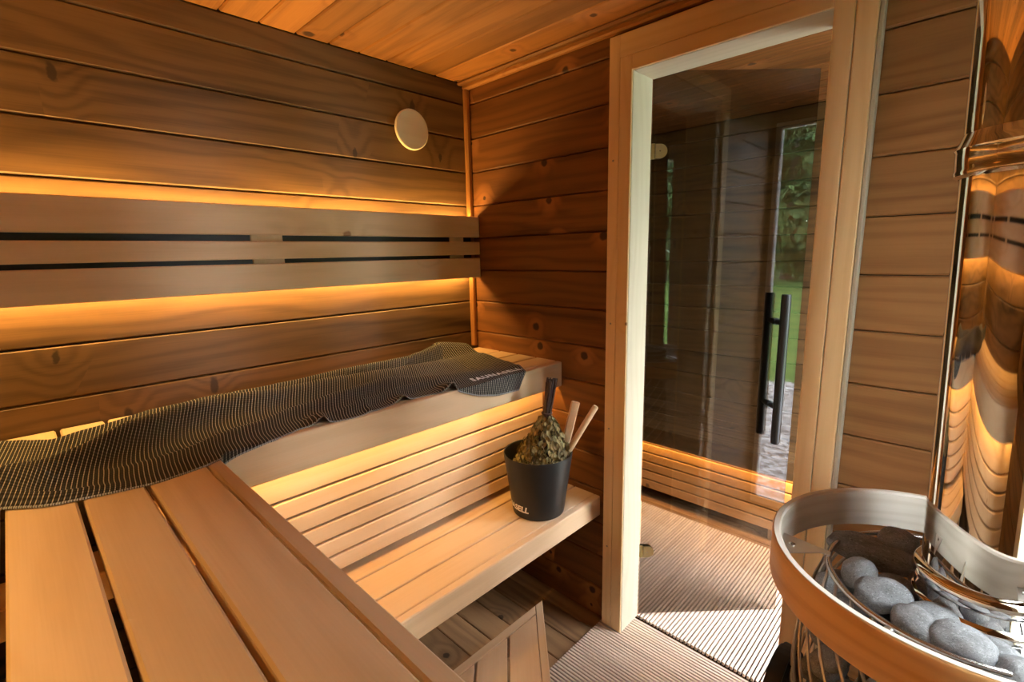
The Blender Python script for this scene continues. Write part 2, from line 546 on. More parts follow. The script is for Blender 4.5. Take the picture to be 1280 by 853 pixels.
def backing(name, lo, hi, holes_axis=None, holes=()):
    """wall core; with a hole it is built from the boxes left around it"""
    bm = bmesh.new()
    def bx(l, h):
        r_ = bmesh.ops.create_cube(bm, size=1)['verts']
        for v in r_:
            v.co = Vector((l[i] + (v.co[i] + 0.5) * (h[i] - l[i]) for i in range(3)))
    ai = {'x': 0, 'y': 1, None: 0}[holes_axis]
    cur = lo[ai]
    for h in sorted(holes):
        l2, h2 = list(lo), list(hi); l2[ai], h2[ai] = cur, h[0]; bx(l2, h2)
        l2, h2 = list(lo), list(hi); l2[ai], h2[ai] = h[0], h[1]; h2[2] = h[2]
        if h[2] - lo[2] > 1e-4: bx(l2, h2)
        l2, h2 = list(lo), list(hi); l2[ai], h2[ai] = h[0], h[1]; l2[2] = h[3]
        if hi[2] - h[3] > 1e-4: bx(l2, h2)
        cur = h[1]
    l2, h2 = list(lo), list(hi); l2[ai] = cur; bx(l2, h2)
    me = bpy.data.meshes.new(name); bm.to_mesh(me); bm.free()
    return props(link(name, me, 'backing'), kind='structure')


TH = 0.018
# left wall (behind the long bench)
wl = backing('wall_left', (XR, TH, -0.02), (XF, TH + 0.08, H + TH))
plank_wall(wl, 'x', XR, 0.0, '-y', 0.0, TH, 'wall')
plank_wall(wl, 'x', 0.09, XF, '-y', 0.0, TH, 'wall')
# partition with the door in it
DO = (-1.335, -0.745, 0.0, 1.975)
wf = backing('wall_front', (TH, YR, -0.02), (0.072, TH, H + TH), 'y', [DO])
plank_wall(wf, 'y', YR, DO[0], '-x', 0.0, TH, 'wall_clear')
plank_wall(wf, 'y', DO[0], 0.0, '-x', 0.0, TH, 'wall_knotty', [DO])
plank_wall(wf, 'y', YR, 0.0, 'x', 0.072, 0.09, 'wall', [DO])
# right wall: a window beside the heater, the entrance to the dressing room beyond
W1 = (-0.73, -0.335, 0.12, 1.975)
EN = (0.112, 0.95, 0.03, 1.99)
wr = backing('wall_right', (XR, YR - TH - 0.08, -0.02), (XF, YR - TH, H + TH), 'x', [W1, EN])
plank_wall(wr, 'x', XR, 0.0, 'y', YR - TH, YR, 'wall', [W1])
plank_wall(wr, 'x', 0.09, XF, 'y', YR - TH, YR, 'wall', [EN])
# rear wall behind the camera
wb = backing('wall_back', (XR - TH - 0.08, YR - TH - 0.08, -0.02), (XR - TH, TH + 0.08, H + TH))
plank_wall(wb, 'y', YR, 0.0, 'x', XR - TH, XR, 'wall')
# far wall of the dressing room
wd = backing('wall_far', (XF + TH, YR - TH - 0.08, -0.02), (XF + TH + 0.08, TH + 0.08, H + TH))
plank_wall(wd, 'y', YR, 0.0, '-x', XF, XF + TH, 'wall')

# ceiling: boards along the partition, seams every 107 mm
ce = backing('ceiling', (XR - 0.098, YR - 0.098, H + TH), (XF + 0.098, 0.098, H + TH + 0.05))
xs = -0.05
while xs > XR:
    x0 = max(xs - 0.1068, XR)
    board('plank', (x0 + GAP, YR, H), (xs - GAP, 0.0, H + TH), 'y', '-z', 'ceiling', ce, 0.004, False)
    xs -= 0.1068
board('plank', (-0.05, YR, H), (0.0, 0.0, H + TH), 'y', '-z', 'ceiling', ce, 0.004, False)
xs = 0.09
while xs < XF - 0.02:
    x1 = min(xs + 0.1068, XF)
    board('plank', (xs + GAP, YR, H), (x1 - GAP, 0.0, H + TH), 'y', '-z', 'wall_knotty', ce, 0.004, False)
    xs += 0.1068

# floor boards along y
fl = backing('floor', (XR - 0.098, YR - 0.098, -0.06), (XF + 0.098, 0.098, -0.02))
xs = XF
k = 0
while xs > XR + 0.01:
    x0 = -0.065 - 0.1 * math.floor((-0.065 - (xs - 0.1)) / 0.1 + 1e-6)
    x0 = max(xs - 0.1, XR) if k else max(1.335, XR)
    board('plank', (x0 + GAP, YR, -TH), (xs - GAP, 0.0, 0.0), 'y', 'z', 'floor', fl, 0.003, False)
    xs = x0; k += 1

# corner beads
def trim(name, lo, hi, along, face, mat='wall_knotty'):
    return props(board(name, lo, hi, along, face, mat, None, 0.006), kind='structure')
trim('trim_1', (-0.026, -0.024, 1.0), (-0.0005, -0.0005, H - 0.026), 'z', '-x', 'ceiling')
trim('trim_2', (-0.026, YR + 0.001, H - 0.026), (-0.0005, -0.0005, H - 0.001), 'y', '-x', 'ceiling')
trim('trim_3', (-0.052, YR + 0.001, H - 0.013), (-0.0265, -0.0005, H - 0.0005), 'y', '-z', 'ceiling')

# windows and entrance
def window(name, axis, a0, a1, z0, z1, p, depth, inward, pane=True, sill=0.04, t=0.042, mat='window_paint'):
    fr = thing(name, kind='structure', loc=((a0 + a1) / 2, p, z0) if axis == 'x' else (p, (a0 + a1) / 2, z0))
    q0, q1 = sorted((p, p - inward * depth))
    def bb(s0, s1, u0, u1, along):
        if axis == 'x':
            board('frame_bar', (s0, q0, u0), (s1, q1, u1), along, 'y' if inward > 0 else '-y', mat, fr, 0.003)
        else:
            board('frame_bar', (q0, s0, u0), (q1, s1, u1), along, 'x' if inward > 0 else '-x', mat, fr, 0.003)
    bb(a0, a0 + t, z0, z1, 'z'); bb(a1 - t, a1, z0, z1, 'z')
    bb(a0 + t, a1 - t, z1 - t, z1, axis); bb(a0 + t, a1 - t, z0, z0 + sill, axis)
    if pane:
        pm = (q0 + q1) / 2
        if axis == 'x':
            board('pane', (a0 + t, pm - 0.003, z0 + sill), (a1 - t, pm + 0.003, z1 - t), 'x', 'y', 'glass_clear', fr, 0.0, False)
        else:
            board('pane', (pm - 0.003, a0 + t, z0 + sill), (pm + 0.003, a1 - t, z1 - t), 'y', 'x', 'glass_clear', fr, 0.0, False)
    return fr
window('window_1', 'x', W1[0], W1[1], W1[2], W1[3], YR + 0.006, 0.09, 1, t=0.075, sill=0.075, mat='paleframe')
window('door_2', 'x', EN[0], EN[1], EN[2], EN[3], YR + 0.006, 0.03, 1, pane=False, sill=0.04, t=0.03)

# door frame in the partition
df = thing('trim_4', kind='structure', loc=(0.0, -1.04, 0.0))
MT = 0.016          # top of the slatted mats
XFc = -0.032
board('casing', (XFc, -0.746, MT), (0.0, -0.708, 2.04), 'z', '-x', 'frame', df, 0.002)          # left casing
board('casing', (XFc, -1.388, MT), (0.0, -1.346, 2.04), 'z', '-x', 'frame', df, 0.002)          # right casing
board('casing', (XFc, -1.346, 1.975), (0.0, -0.746, 2.04), 'y', '-x', 'frame', df, 0.002)       # head casing
board('jamb', (XFc + 0.006, -0.790, MT), (0.092, -0.7465, 1.975), 'z', '-y', 'paleframe', df, 0.002)
board('jamb', (XFc + 0.006, -1.3455, MT), (0.092, -1.302, 1.975), 'z', 'y', 'paleframe', df, 0.002)
board('jamb', (XFc + 0.006, -1.302, 1.93), (0.092, -0.790, 1.975), 'y', '-z', 'paleframe', df, 0.002)
# the facing strips of the jamb, in the casing colour; the reveals behind carry painted daylight
board('facing', (XFc - 0.001, -0.789, MT), (XFc + 0.0055, -0.7475, 1.974), 'z', '-x', 'frame', df, 0.002)
board('facing', (XFc - 0.001, -1.3445, MT), (XFc + 0.0055, -1.303, 1.974), 'z', '-x', 'frame', df, 0.002)
board('facing', (XFc - 0.001, -1.303, 1.931), (XFc + 0.0055, -0.789, 1.974), 'y', '-x', 'frame', df, 0.002)
board('edge_strip', (XFc + 0.004, -1.398, MT), (0.0, -1.3885, 2.04), 'z', '-y', 'paleframe', df, 0.002)  # side face of the right casing, coloured pale for the daylight on it
board('outer_casing', (0.0905, -0.742, MT), (0.106, -0.692, 2.03), 'z', 'x', 'frame', df, 0.002)
board('outer_casing', (0.0905, -1.40, MT), (0.106, -1.348, 2.03), 'z', 'x', 'frame', df, 0.002)
board('outer_casing', (0.0905, -1.348, 1.98), (0.106, -0.742, 2.03), 'y', 'x', 'frame', df, 0.002)

scm = lathe_mesh([(0.0, 0.0), (0.0034, 0.0), (0.0028, 0.0012), (0.0, 0.0012)], 12)
for z in (0.34, 0.79, 1.16, 1.68):
    link('screw', scm, 'rod', df, T(XFc, -0.727, z) @ Matrix.Rotation(-PI / 2, 4, 'Y'))

# ------------------------------------------------------------------ glass door, swung out
HX, HY = 0.098, -0.787
DD = Vector((0.3858, -0.3853, 0)).normalized()
DN = Vector((DD.y, -DD.x, 0))           # towards the sauna side
DM = Matrix(((DD.x, DN.x, 0, HX), (DD.y, DN.y, 0, HY), (0, 0, 1, 0), (0, 0, 0, 1)))   # local: x along leaf, y to sauna side
door = thing('door_1', None, None, (HX, HY, 0.02), kind='structure')
me = prism_mesh(0.530, 1.935, 0.008, 0.0005, 'glass_door')
link('pane', me, None, door, DM @ Matrix(((1, 0, 0, 0.268), (0, 0, 1, 0), (0, 1, 0, 0.022 + 1.935 / 2), (0, 0, 0, 1))))
HS = 0.452
for sgn in (1, -1):
    hb = link('handle', tube_mesh([(0, 0, 0.722), (0, 0, 0.726), (0, 0, 1.241), (0, 0, 1.245)], [0.0135, 0.0150, 0.0150, 0.0135], 20), 'handle', door,
              DM @ T(HS, sgn * 0.052, 0))
    for z in (0.85, 1.148):
        link('handle_post', tube_mesh([(0, 0, 0), (0, 0.006, 0), (0, 0.0062, 0), (0, 0.052, 0)], [0.013, 0.013, 0.0095, 0.0095], 16), 'handle', hb,
             DM @ T(HS, 0, z) @ Matrix.Diagonal((1, sgn, 1, 1)))
def hinge_mesh():
    bm = bmesh.new()
    pts = [(0.0, -0.022)] + [(0.016 + 0.022 * math.sin(a), -0.022 * math.cos(a)) for a in [PI * i / 14 for i in range(15)]] + [(0.0, 0.022)]
    vsb = [bm.verts.new((x, 0.0045, z)) for x, z in pts]
    vst = [bm.verts.new((x, 0.0105, z)) for x, z in pts]
    bm.faces.new(vsb); bm.faces.new(vst)
    for i in range(len(pts)):
        j = (i + 1) % len(pts)
        bm.faces.new((vsb[i], vsb[j], vst[j], vst[i]))
    bmesh.ops.recalc_face_normals(bm, faces=bm.faces)
    me_ = bpy.data.meshes.new('hinge_plate'); bm.to_mesh(me_); bm.free()
    return me_
hpm = hinge_mesh()
for z in (0.285, 1.715):
    hp = link('hinge', hpm, 'brass', door, DM @ T(0.012, 0, z))
    link('hinge_plate', hpm, 'brass', hp, DM @ T(0.012, 0, z) @ Matrix.Diagonal((1, -1, 1, 1)))
    link('hinge_knuckle', tube_mesh([(0, 0, -0.024), (0, 0, 0.024)], 0.007, 12), 'brass', hp, DM @ T(0.0055, 0.0, z))
    link('hinge_screw', tube_mesh([(0, 0.0104, 0), (0, 0.0112, 0)], 0.0022, 10), 'steel', hp, DM @ T(0.026, 0, z))

# ------------------------------------------------------------------ LED strips
def led(name, label, x0, x1, y, z, direction, power, axis='x', width=0.008):
    """a thin warm strip with its light"""
    L = x1 - x0
    if axis == 'x':
        o = board(name, (x0, y - width / 2, z - 0.002), (x1, y + width / 2, z + 0.002), 'x', 'z', 'led', None, 0.0, False)
        c = Vector(((x0 + x1) / 2, y, z))
    else:
        o = board(name, (y - width / 2, x0, z - 0.002), (y + width / 2, x1, z + 0.002), 'y', 'z', 'led', None, 0.0, False)
        c = Vector((y, (x0 + x1) / 2, z))
    props(o, label, 'light strip')
    ld = bpy.data.lights.new(name + '_light', 'AREA')
    ld.shape = 'RECTANGLE'; ld.size = L; ld.size_y = width
    ld.energy = power; ld.color = LED_COL
    lo = bpy.data.objects.new(name + '_light', ld)
    COL.objects.link(lo)
    d = Vector(direction).normalized()
    xa = AX[axis]
    za = -d
    ya = za.cross(xa).normalized()
    cc = c + d * 0.004
    lo.matrix_world = Matrix(((xa.x, ya.x, za.x, cc.x), (xa.y, ya.y, za.y, cc.y), (xa.z, ya.z, za.z, cc.z), (0, 0, 0, 1)))
    return o

LEDP = 3.7
led('led_strip', 'warm light strip along the top edge of the backrest on the left wall', XR + 0.05, -0.03, -0.026, 1.540, (0, -0.15, 1), LEDP * 1.75)
led('led_strip', 'warm light strip along the bottom edge of the backrest on the left wall', XR + 0.05, -0.03, -0.026, 1.316, (0, -0.08, -1), LEDP * 1.8)
led('led_strip', 'warm light strip along the top edge of the backrest over the side bench', YR + 0.05, -0.05, XR + 0.026, 1.540, (0.3, 0, 1), LEDP * 1.25, 'y')
led('led_strip', 'warm light strip along the bottom edge of the backrest over the side bench', YR + 0.05, -0.05, XR + 0.026, 1.316, (0.2, 0, -1), LEDP * 1.0, 'y')
led('led_strip', 'warm light strip under the long upper bench above the slats', -1.19, -0.01, -0.452, 0.935, (0, 0.06, -1), LEDP * 0.65)
led('led_strip', 'warm light strip under the side bench above its slats', -1.95, -0.46, -1.200, 0.935, (-0.06, 0, -1), LEDP * 0.9, 'y')
led('led_strip', 'warm light strip under the dressing room bench', -1.95, -0.02, 0.940, 0.385, (0.1, 0, -1), LEDP * 2.6, 'y')

# ------------------------------------------------------------------ backrest
br = thing('backrest', 'three long alder backrest boards on the left wall, lit from behind', 'backrest', (-0.83, -0.03, 1.30))
BZ = ((1.467, 1.552), (1.396, 1.449), (1.301, 1.383))
for z0, z1 in BZ:
    board('slat', (XR + 0.06, -0.058, z0), (-0.004, -0.036, z1), 'x', '-y', 'bench', br, 0.003)
BLK = ((-1.56, -1.47), (-0.898, -0.806), (-0.146, -0.074))
for x0, x1 in BLK:
    board('mounting_block', (x0, -0.0355, 1.318), (x1, -0.0005, 1.535), 'z', '-y', 'bench', br, 0.002)
def baffles(edges):
    return [(edges[i] + 0.0005, edges[i + 1] - 0.0005) for i in range(0, len(edges), 2)]
for x0, x1 in baffles([XR + 0.065, BLK[0][0], BLK[0][1], BLK[1][0], BLK[1][1], BLK[2][0], BLK[2][1], -0.0285]):
    o = board('light_baffle', (x0, -0.030, 1.335), (x1, -0.0115, 1.52), 'x', '-y', 'black_strip', br, 0.001)
    o['label'] = 'black baffle behind the gaps'
br2 = thing('backrest', 'three alder backrest boards on the wall over the side bench', 'backrest', (XR + 0.03, -1.0, 1.30))
for z0, z1 in BZ:
    board('slat', (XR + 0.036, YR + 0.02, z0), (XR + 0.058, -0.06, z1), 'y', 'x', 'bench', br2, 0.003)
BL2 = ((-1.85, -1.76), (-1.05, -0.96), (-0.22, -0.14))
for y0, y1 in BL2:
    board('mounting_block', (XR + 0.0005, y0, 1.318), (XR + 0.0355, y1, 1.535), 'z', 'x', 'bench', br2, 0.002)
for y0, y1 in baffles([YR + 0.025, BL2[0][0], BL2[0][1], BL2[1][0], BL2[1][1], BL2[2][0], BL2[2][1], -0.065]):
    o = board('light_baffle', (XR + 0.0115, y0, 1.335), (XR + 0.030, y1, 1.52), 'y', 'x', 'black_strip', br2, 0.001)
    o['label'] = 'black baffle behind the gaps'

# ventilation disc
vd = thing('vent_cover', 'round pale wooden vent disc on the wall above the backrest', 'vent', (-0.299, 0.0, 1.856))
dm = lathe_mesh([(0.0, 0.0), (0.045, 0.0), (0.066, 0.003), (0.072, 0.008), (0.072, 0.014), (0.068, 0.017), (0.03, 0.0165), (0.0, 0.016)], 48)
RY = Matrix.Rotation(PI / 2, 4, 'X')
link('disc', dm, 'disc', vd, T(-0.299, -0.018, 1.856) @ RY)
link('spacer', lathe_mesh([(0.0, 0.0), (0.02, 0.0), (0.02, 0.018), (0.0, 0.018)], 20), 'disc', vd, T(-0.299, 0.0, 1.856) @ RY)

# ------------------------------------------------------------------ benches
ZU, ZL = 0.992, 0.508
ub = thing('upper_bench', 'long upper alder bench along the left wall with lit slats below, under the towel', 'bench', (-0.58, -0.25, 0.50))
board('front_board', (-1.163, -0.497, 0.897), (-0.003, -0.470, ZU), 'x', '-y', 'bench', ub, 0.003)
for y0, y1 in ((-0.468, -0.372), (-0.365, -0.270), (-0.263, -0.168), (-0.161, -0.03)):
    board('seat_board', (-1.163, y0, 0.964), (-0.003, y1, ZU), 'x', 'z', 'bench', ub, 0.003)
for x in (-1.10, -0.55, -0.06):
    board('bearer', (x - 0.022, -0.44, 0.915), (x + 0.022, -0.02, 0.9635), 'y', 'z', 'bench', ub, 0.002)

nb = thing('side_bench', 'broad alder side bench in the foreground with wide boards and an edge board', 'bench', (-1.4, -0.9, 0.0))
YN0 = YR + 0.02
board('edge_board', (-1.191, YN0, 0.897), (-1.1645, -0.012, ZU), 'y', 'z', 'bench', nb, 0.003)
for x0, x1 in ((-1.2885, -1.1945), (-1.381, -1.2965), (-1.4765, -1.389), (-1.572, -1.485), (-1.655, -1.580)):
    board('seat_board', (x0, YN0, 0.964), (x1, -0.012, ZU), 'y', 'z', 'bench', nb, 0.0035)
for y in (-0.725, -1.75):
    board('bearer', (-1.65, y - 0.038, 0.918), (-1.1915, y + 0.038, 0.9635), 'x', 'z', 'bench', nb, 0.002)
for x, y in ((-1.29, -1.68), (-1.6, -1.68), (-1.6, -0.10), (-1.29, -0.10)):
    board('leg', (x - 0.03, y - 0.03, 0.0), (x + 0.03, y + 0.03, 0.9175), 'z', '-y', 'bench', nb, 0.003)

# slatted skirts below both upper benches
z = 0.532
for k in range(6):
    zt = z + (0.046 if k < 5 else 0.104)
    board('skirt_slat', (-1.2335, -0.402, z), (-0.004, -0.382, zt), 'x', '-y', 'bench', ub, 0.003)
    board('skirt_slat', (-1.254, YN0, z), (-1.234, -0.4025, zt), 'y', 'x', 'bench', nb, 0.003)
    z += 0.0525
for x in (-1.20, -0.62, -0.04):
    board('batten', (x - 0.02, -0.3815, 0.532), (x + 0.02, -0.36, 0.9145), 'z', '-y', 'bench', ub, 0.002)
for y in (-1.90, -1.15, -0.47):
    board('batten', (-1.277, y - 0.02, 0.0), (-1.2545, y + 0.02, 0.9175), 'z', 'x', 'bench', nb, 0.002)

lb = thing('lower_bench', 'lower alder bench with three boards and a deep front, the bucket on it', 'bench', (-0.6, -0.52, 0.43))
board('front_board', (-1.232, -0.677, 0.431), (-0.003, -0.650, ZL), 'x', '-y', 'bench', lb, 0.003)
for y0, y1 in ((-0.6490, -0.5605), (-0.5545, -0.4515), (-0.4455, -0.345)):
    board('seat_board', (-1.232, y0, 0.48), (-0.003, y1, ZL), 'x', 'z', 'bench', lb, 0.002)
for x in (-1.20, -0.62, -0.06):
    board('bearer', (x - 0.022, -0.645, 0.435), (x + 0.022, -0.36, 0.4795), 'y', 'z', 'bench', lb, 0.002)
for x in (-1.20,):
    board('leg', (x - 0.022, -0.405, 0.0), (x + 0.022, -0.361, 0.4345), 'z', '-y', 'floor', lb, 0.002)

# triangular corner step
st = thing('corner_step', 'low three-cornered alder step tucked below the lower bench', 'step', (-0.9, -0.95, 0.0))
ZS = 0.285
YS = -0.690
def poly_prism(name, pts, z0, z1, mat, parent, grain):
    """flat board of any outline; local x runs along the grain"""
    ang = math.atan2(grain[1], grain[0])
    cx = sum(p[0] for p in pts) / len(pts); cy = sum(p[1] for p in pts) / len(pts)
    R_ = Matrix.Rotation(-ang, 3, 'Z')
    loc = [R_ @ Vector((p[0] - cx, p[1] - cy, 0)) for p in pts]
    bm = bmesh.new()
    t = (z1 - z0) / 2
    b = [bm.verts.new((v.x, v.y, -t)) for v in loc]
    u = [bm.verts.new((v.x, v.y, t)) for v in loc]
    bm.faces.new(b); bm.faces.new(u)
    for i in range(len(loc)):
        j = (i + 1) % len(loc)
        bm.faces.new((b[i], b[j], u[j], u[i]))
    bmesh.ops.recalc_face_normals(bm, faces=bm.faces)
    bmesh.ops.bevel(bm, geom=[e for e in bm.edges], offset=0.002, segments=1, affect='EDGES')
    me_ = bpy.data.meshes.new(name); bm.to_mesh(me_); bm.free()
    return link(name, me_, mat, parent, T(cx, cy, (z0 + z1) / 2) @ Matrix.Rotation(ang, 4, 'Z'))
# outline: back edge along y=YS, cut edge runs (-1,-1) from P
XP = -0.352
def diag(off, y):        # x of the line parallel to the cut edge, set back by off
    return XP + (y - YS) - off * math.sqrt(2)
YB = -1.40
def strip(o0, o1, ytop):
    pts = [(diag(o0, ytop), ytop), (diag(o0, YB), YB), (diag(o1, YB), YB), (diag(o1, ytop), ytop)]
    pts = [(max(p[0], -1.14), p[1]) if p[0] >= -1.14 else (-1.14, ytop if p[1] == ytop else ytop - (diag(o0 if abs(p[0] - diag(o0, p[1])) < 1e-6 else o1, ytop) + 1.14)) for p in pts]
    out = []
    for p in pts:
        if not out or (abs(p[0] - out[-1][0]) + abs(p[1] - out[-1][1])) > 1e-4: out.append(p)
    return out
poly_prism('rim_board', [(diag(0.024, YS), YS), (-1.14, YS), (-1.14, YS - 0.026), (diag(0.024, YS - 0.026), YS - 0.026)], ZS - 0.075, ZS, 'bench', st, (1, 0))
poly_prism('rim_board', strip(0.0, 0.0235, YS), ZS - 0.075, ZS, 'bench', st, (1, 1))
for o0, o1 in ((0.0245, 0.108), (0.115, 0.198), (0.205, 0.288), (0.295, 0.378), (0.385, 0.468)):
    poly_prism('tread_board', strip(o0, o1, YS - 0.0268), ZS - 0.026, ZS - 0.001, 'bench', st, (1, 1))
for px, py in ((-0.46, -0.74), (-1.10, -0.74), (-1.10, -1.30)):
    board('leg', (px - 0.02, py - 0.02, MT if px > -1 else 0.0), (px + 0.02, py + 0.02, ZS - 0.0762), 'z', '-y', 'bench', st, 0.002)

# ------------------------------------------------------------------ dressing room bench
ab = thing('dressing_bench', 'long bench in the dressing room behind the glass door', 'bench', (1.15, -1.0, 0.0))
board('front_board', (0.90, -1.95, 0.365), (0.925, -0.005, 0.455), 'y', '-x', 'wall', ab, 0.003)
for x0, x1 in ((0.927, 1.03), (1.036, 1.14), (1.146, 1.25), (1.256, 1.395)):
    board('seat_board', (x0, -1.95, 0.43), (x1, -0.005, 0.455), 'y', 'z', 'wall', ab, 0.003)
z = 0.060
for k in range(7):
    board('slat', (0.972, -1.95, z), (0.990, -0.005, z + 0.0475), 'y', '-x', 'skirt', ab, 0.003)
    z += 0.0537
for y in (-1.9, -1.0, -0.1):
    board('batten', (0.9905, y - 0.02, 0.0), (1.02, y + 0.02, 0.4295), 'z', '-x', 'floor', ab, 0.002)

# ------------------------------------------------------------------ slatted floor mats
def mat_slats(root, along, a0, a1, b0, b1, pitch, wd):
    b = b0 + pitch / 2
    while b < b1 - pitch / 2 + 1e-6:
        if along == 'y':
            board('slat', (b - wd / 2, a0, 0.004), (b + wd / 2, a1, MT), 'y', 'z', 'slat', root, 0.0012, False)
        else:
            board('slat', (a0, b - wd / 2, 0.004), (a1, b + wd / 2, MT), 'x', 'z', 'slat', root, 0.0012, False)
        b += pitch
m1 = thing('slatted_mat', 'ribbed floor mat of thin pale slats inside the sauna before the door', 'mat', (-0.3, -1.2, 0.0))
board('mat_backing', (-0.95, -1.43, 0.0005), (0.083, -0.700, 0.0045), 'x', 'z', 'mat_backing', m1, 0.0, False)
mat_slats(m1, 'y', -1.43, -0.700, -0.95, 0.083, 0.0122, 0.0074)
m2 = thing('slatted_mat', 'ribbed floor mat of thin pale slats in the dressing room beyond the threshold', 'mat', (0.5, -1.0, 0.0))
board('mat_backing', (0.092, -1.35, 0.0005), (0.885, -0.12, 0.0045), 'x', 'z', 'mat_backing', m2, 0.0, False)
mat_slats(m2, 'x', 0.092, 0.885, -1.35, -0.12, 0.0135, 0.0080)

# ------------------------------------------------------------------ bucket, whisk, ladles
BX, BY = -0.225, -0.567
bk = thing('sauna_bucket', 'matt black sauna bucket with white lettering, standing on the lower bench', 'bucket', (BX, BY, ZL))
HB, R0, R1 = 0.218, 0.090, 0.119
link('body', lathe_mesh([(0.0, 0.0015), (R0 - 0.006, 0.0015), (R0 - 0.001, 0.004), (R0, 0.008), (R1, HB - 0.003), (R1 - 0.0015, HB), (R1 - 0.004, HB - 0.002)], 64), 'bucket', bk, T(BX, BY, ZL))
link('liner', lathe_mesh([(R1 - 0.004, HB - 0.002), (R0 - 0.004, 0.012), (0.0, 0.012)], 64), 'bucket_in', bk, T(BX, BY, ZL))


def text_mesh(body, size, shear=0.0, spacing=1.0, offset=0.0):
    cu = bpy.data.curves.new('lettering', 'FONT')
    cu.body = body; cu.size = size; cu.shear = shear; cu.space_character = spacing; cu.offset = offset
    cu.align_x = 'LEFT'; cu.resolution_u = 3
    o = bpy.data.objects.new('lettering', cu)
    COL.objects.link(o)
    bpy.context.view_layer.update()
    me_ = bpy.data.meshes.new_from_object(o.evaluated_get(bpy.context.evaluated_depsgraph_get()))
    bpy.data.objects.remove(o); bpy.data.curves.remove(cu)
    me_.materials.clear()
    bm = bmesh.new(); bm.from_mesh(me_)
    bmesh.ops.subdivide_edges(bm, edges=[e for e in bm.edges if e.calc_length() > size * 0.3], cuts=2)
    bmesh.ops.triangulate(bm, faces=bm.faces)
    bm.to_mesh(me_); bm.free()
    return me_


tm = text_mesh('SAUNASELL', 0.030, 0.22, 1.02, 0.0012)
wid = max(v.co.x for v in tm.vertices)
for v in tm.vertices:
    zt = 0.030 + v.co.y
    rr = R0 + (R1 - R0) * (zt - 0.008) / (HB - 0.011) + 0.0008
    az = math.radians(201) - (wid - v.co.x) / 0.095
    v.co = Vector((rr * math.cos(az), rr * math.sin(az), zt))
link('lettering', tm, 'white_print', bk, T(BX, BY, ZL))

# birch whisk
wk = thing('birch_whisk', 'dried birch leaf whisk standing handle up in the black bucket', 'whisk', (BX - 0.02, BY + 0.02, ZL + 0.05))
Bb = Vector((-0.222, -0.570, 0.585)); Bt = Vector((-0.194, -0.605, 0.978)); Bm = Vector((-0.204, -0.591, 0.858))
bm = bmesh.new()
def add_tube_bm(bm, pts, rs, seg=5):
    me_ = tube_mesh(pts, rs, seg); bm.from_mesh(me_); bpy.data.meshes.remove(me_)
for k in range(34):
    a = rnd.uniform(0, 2 * PI); rr = 0.0155 * math.sqrt(rnd.random())
    o0 = Vector((rr * math.cos(a), rr * math.sin(a), 0))
    tl = rnd.uniform(-0.012, 0.006)
    sp_ = Vector((math.cos(a), math.sin(a), 0)) * rnd.uniform(0.2, 1.0) * 0.045
    mid_ = Bm.lerp(Bt, 0.4)
    pts = [Bt + o0 * 1.25 + Vector((0, 0, tl)), mid_ + o0 + Vector((rnd.uniform(-.002, .002), rnd.uniform(-.002, .002), 0)), Bm + o0 * 0.85, Bm.lerp(Bb, 0.45) + o0 + sp_ * 0.6, Bb + o0 + sp_ * 1.2]
    r_ = rnd.uniform(0.0022, 0.0038)
    add_tube_bm(bm, pts, [r_, r_, r_ * 1.05, r_ * 0.7, r_ * 0.5])
me = bpy.data.meshes.new('twigs'); bm.to_mesh(me); bm.free(); smooth(me)
o = link('twig_bundle', me, 'twig', wk); o['kind'] = 'stuff'
bm = bmesh.new()
axis = (Bm - Bb)
def leaf(bm, p, n, d, s):
    """a cupped leaf of 8 triangles: p base, d towards the tip, n outwards"""
    sd = d.cross(n).normalized(); n = sd.cross(d).normalized()
    curl = rnd.uniform(-0.5, 0.8)
    pr = [(0, 0, 0), (0.28, 0.30, -curl * 0.1), (0.62, 0.32, -curl * 0.25), (1.0, 0, -curl * 0.6)]
    L_ = [bm.verts.new(p + d * a * s + sd * b * s + n * (c + abs(b) * 0.25) * s) for a, b, c in pr[1:3]]
    R_ = [bm.verts.new(p + d * a * s - sd * b * s + n * (c + abs(b) * 0.25) * s) for a, b, c in pr[1:3]]
    C_ = [bm.verts.new(p + d * a * s + n * c * s) for a, b, c in pr]
    bm.faces.new((C_[0], C_[1], L_[0])); bm.faces.new((C_[0], R_[0], C_[1]))
    bm.faces.new((C_[1], C_[2], L_[1], L_[0])); bm.faces.new((C_[1], R_[0], R_[1], C_[2]))
    bm.faces.new((C_[2], C_[3], L_[1])); bm.faces.new((C_[2], R_[1], C_[3]))
for k in range(2300):
    t = rnd.random() ** 0.8                         # 0 at the tie, 1 in the bucket
    c0 = Bm.lerp(Bb, t)
    rad = 0.016 + 0.080 * min(1.0, t * 1.9) ** 0.85
    if t > 0.62: rad *= 1.0 - 0.25 * (t - 0.62) / 0.38
    a = rnd.uniform(0, 2 * PI)
    out = Vector((math.cos(a), math.sin(a), 0))
    rr = rad * rnd.uniform(0.72, 1.04)
    p = c0 + out * rr
    d = (Vector((0, 0, -1)) + out * rnd.uniform(-0.15, 0.35) + Vector((rnd.uniform(-.45, .45), rnd.uniform(-.45, .45), rnd.uniform(-.2, .2)))).normalized()
    n = (out + Vector((rnd.uniform(-.9, .9), rnd.uniform(-.9, .9), rnd.uniform(-.5, .7)))).normalized()
    s = rnd.uniform(0.011, 0.026)
    if c0.z < ZL + HB:                               # stay inside the bucket
        lim = R0 + (R1 - R0) * (c0.z - ZL) / HB - 0.022
        q = Vector((p.x - BX, p.y - BY, 0))
        if q.length > lim: p = Vector((BX, BY, p.z)) + q * (lim / q.length)
    leaf(bm, p, n, d, s)
me = bpy.data.meshes.new('leaves'); bm.to_mesh(me); bm.free()
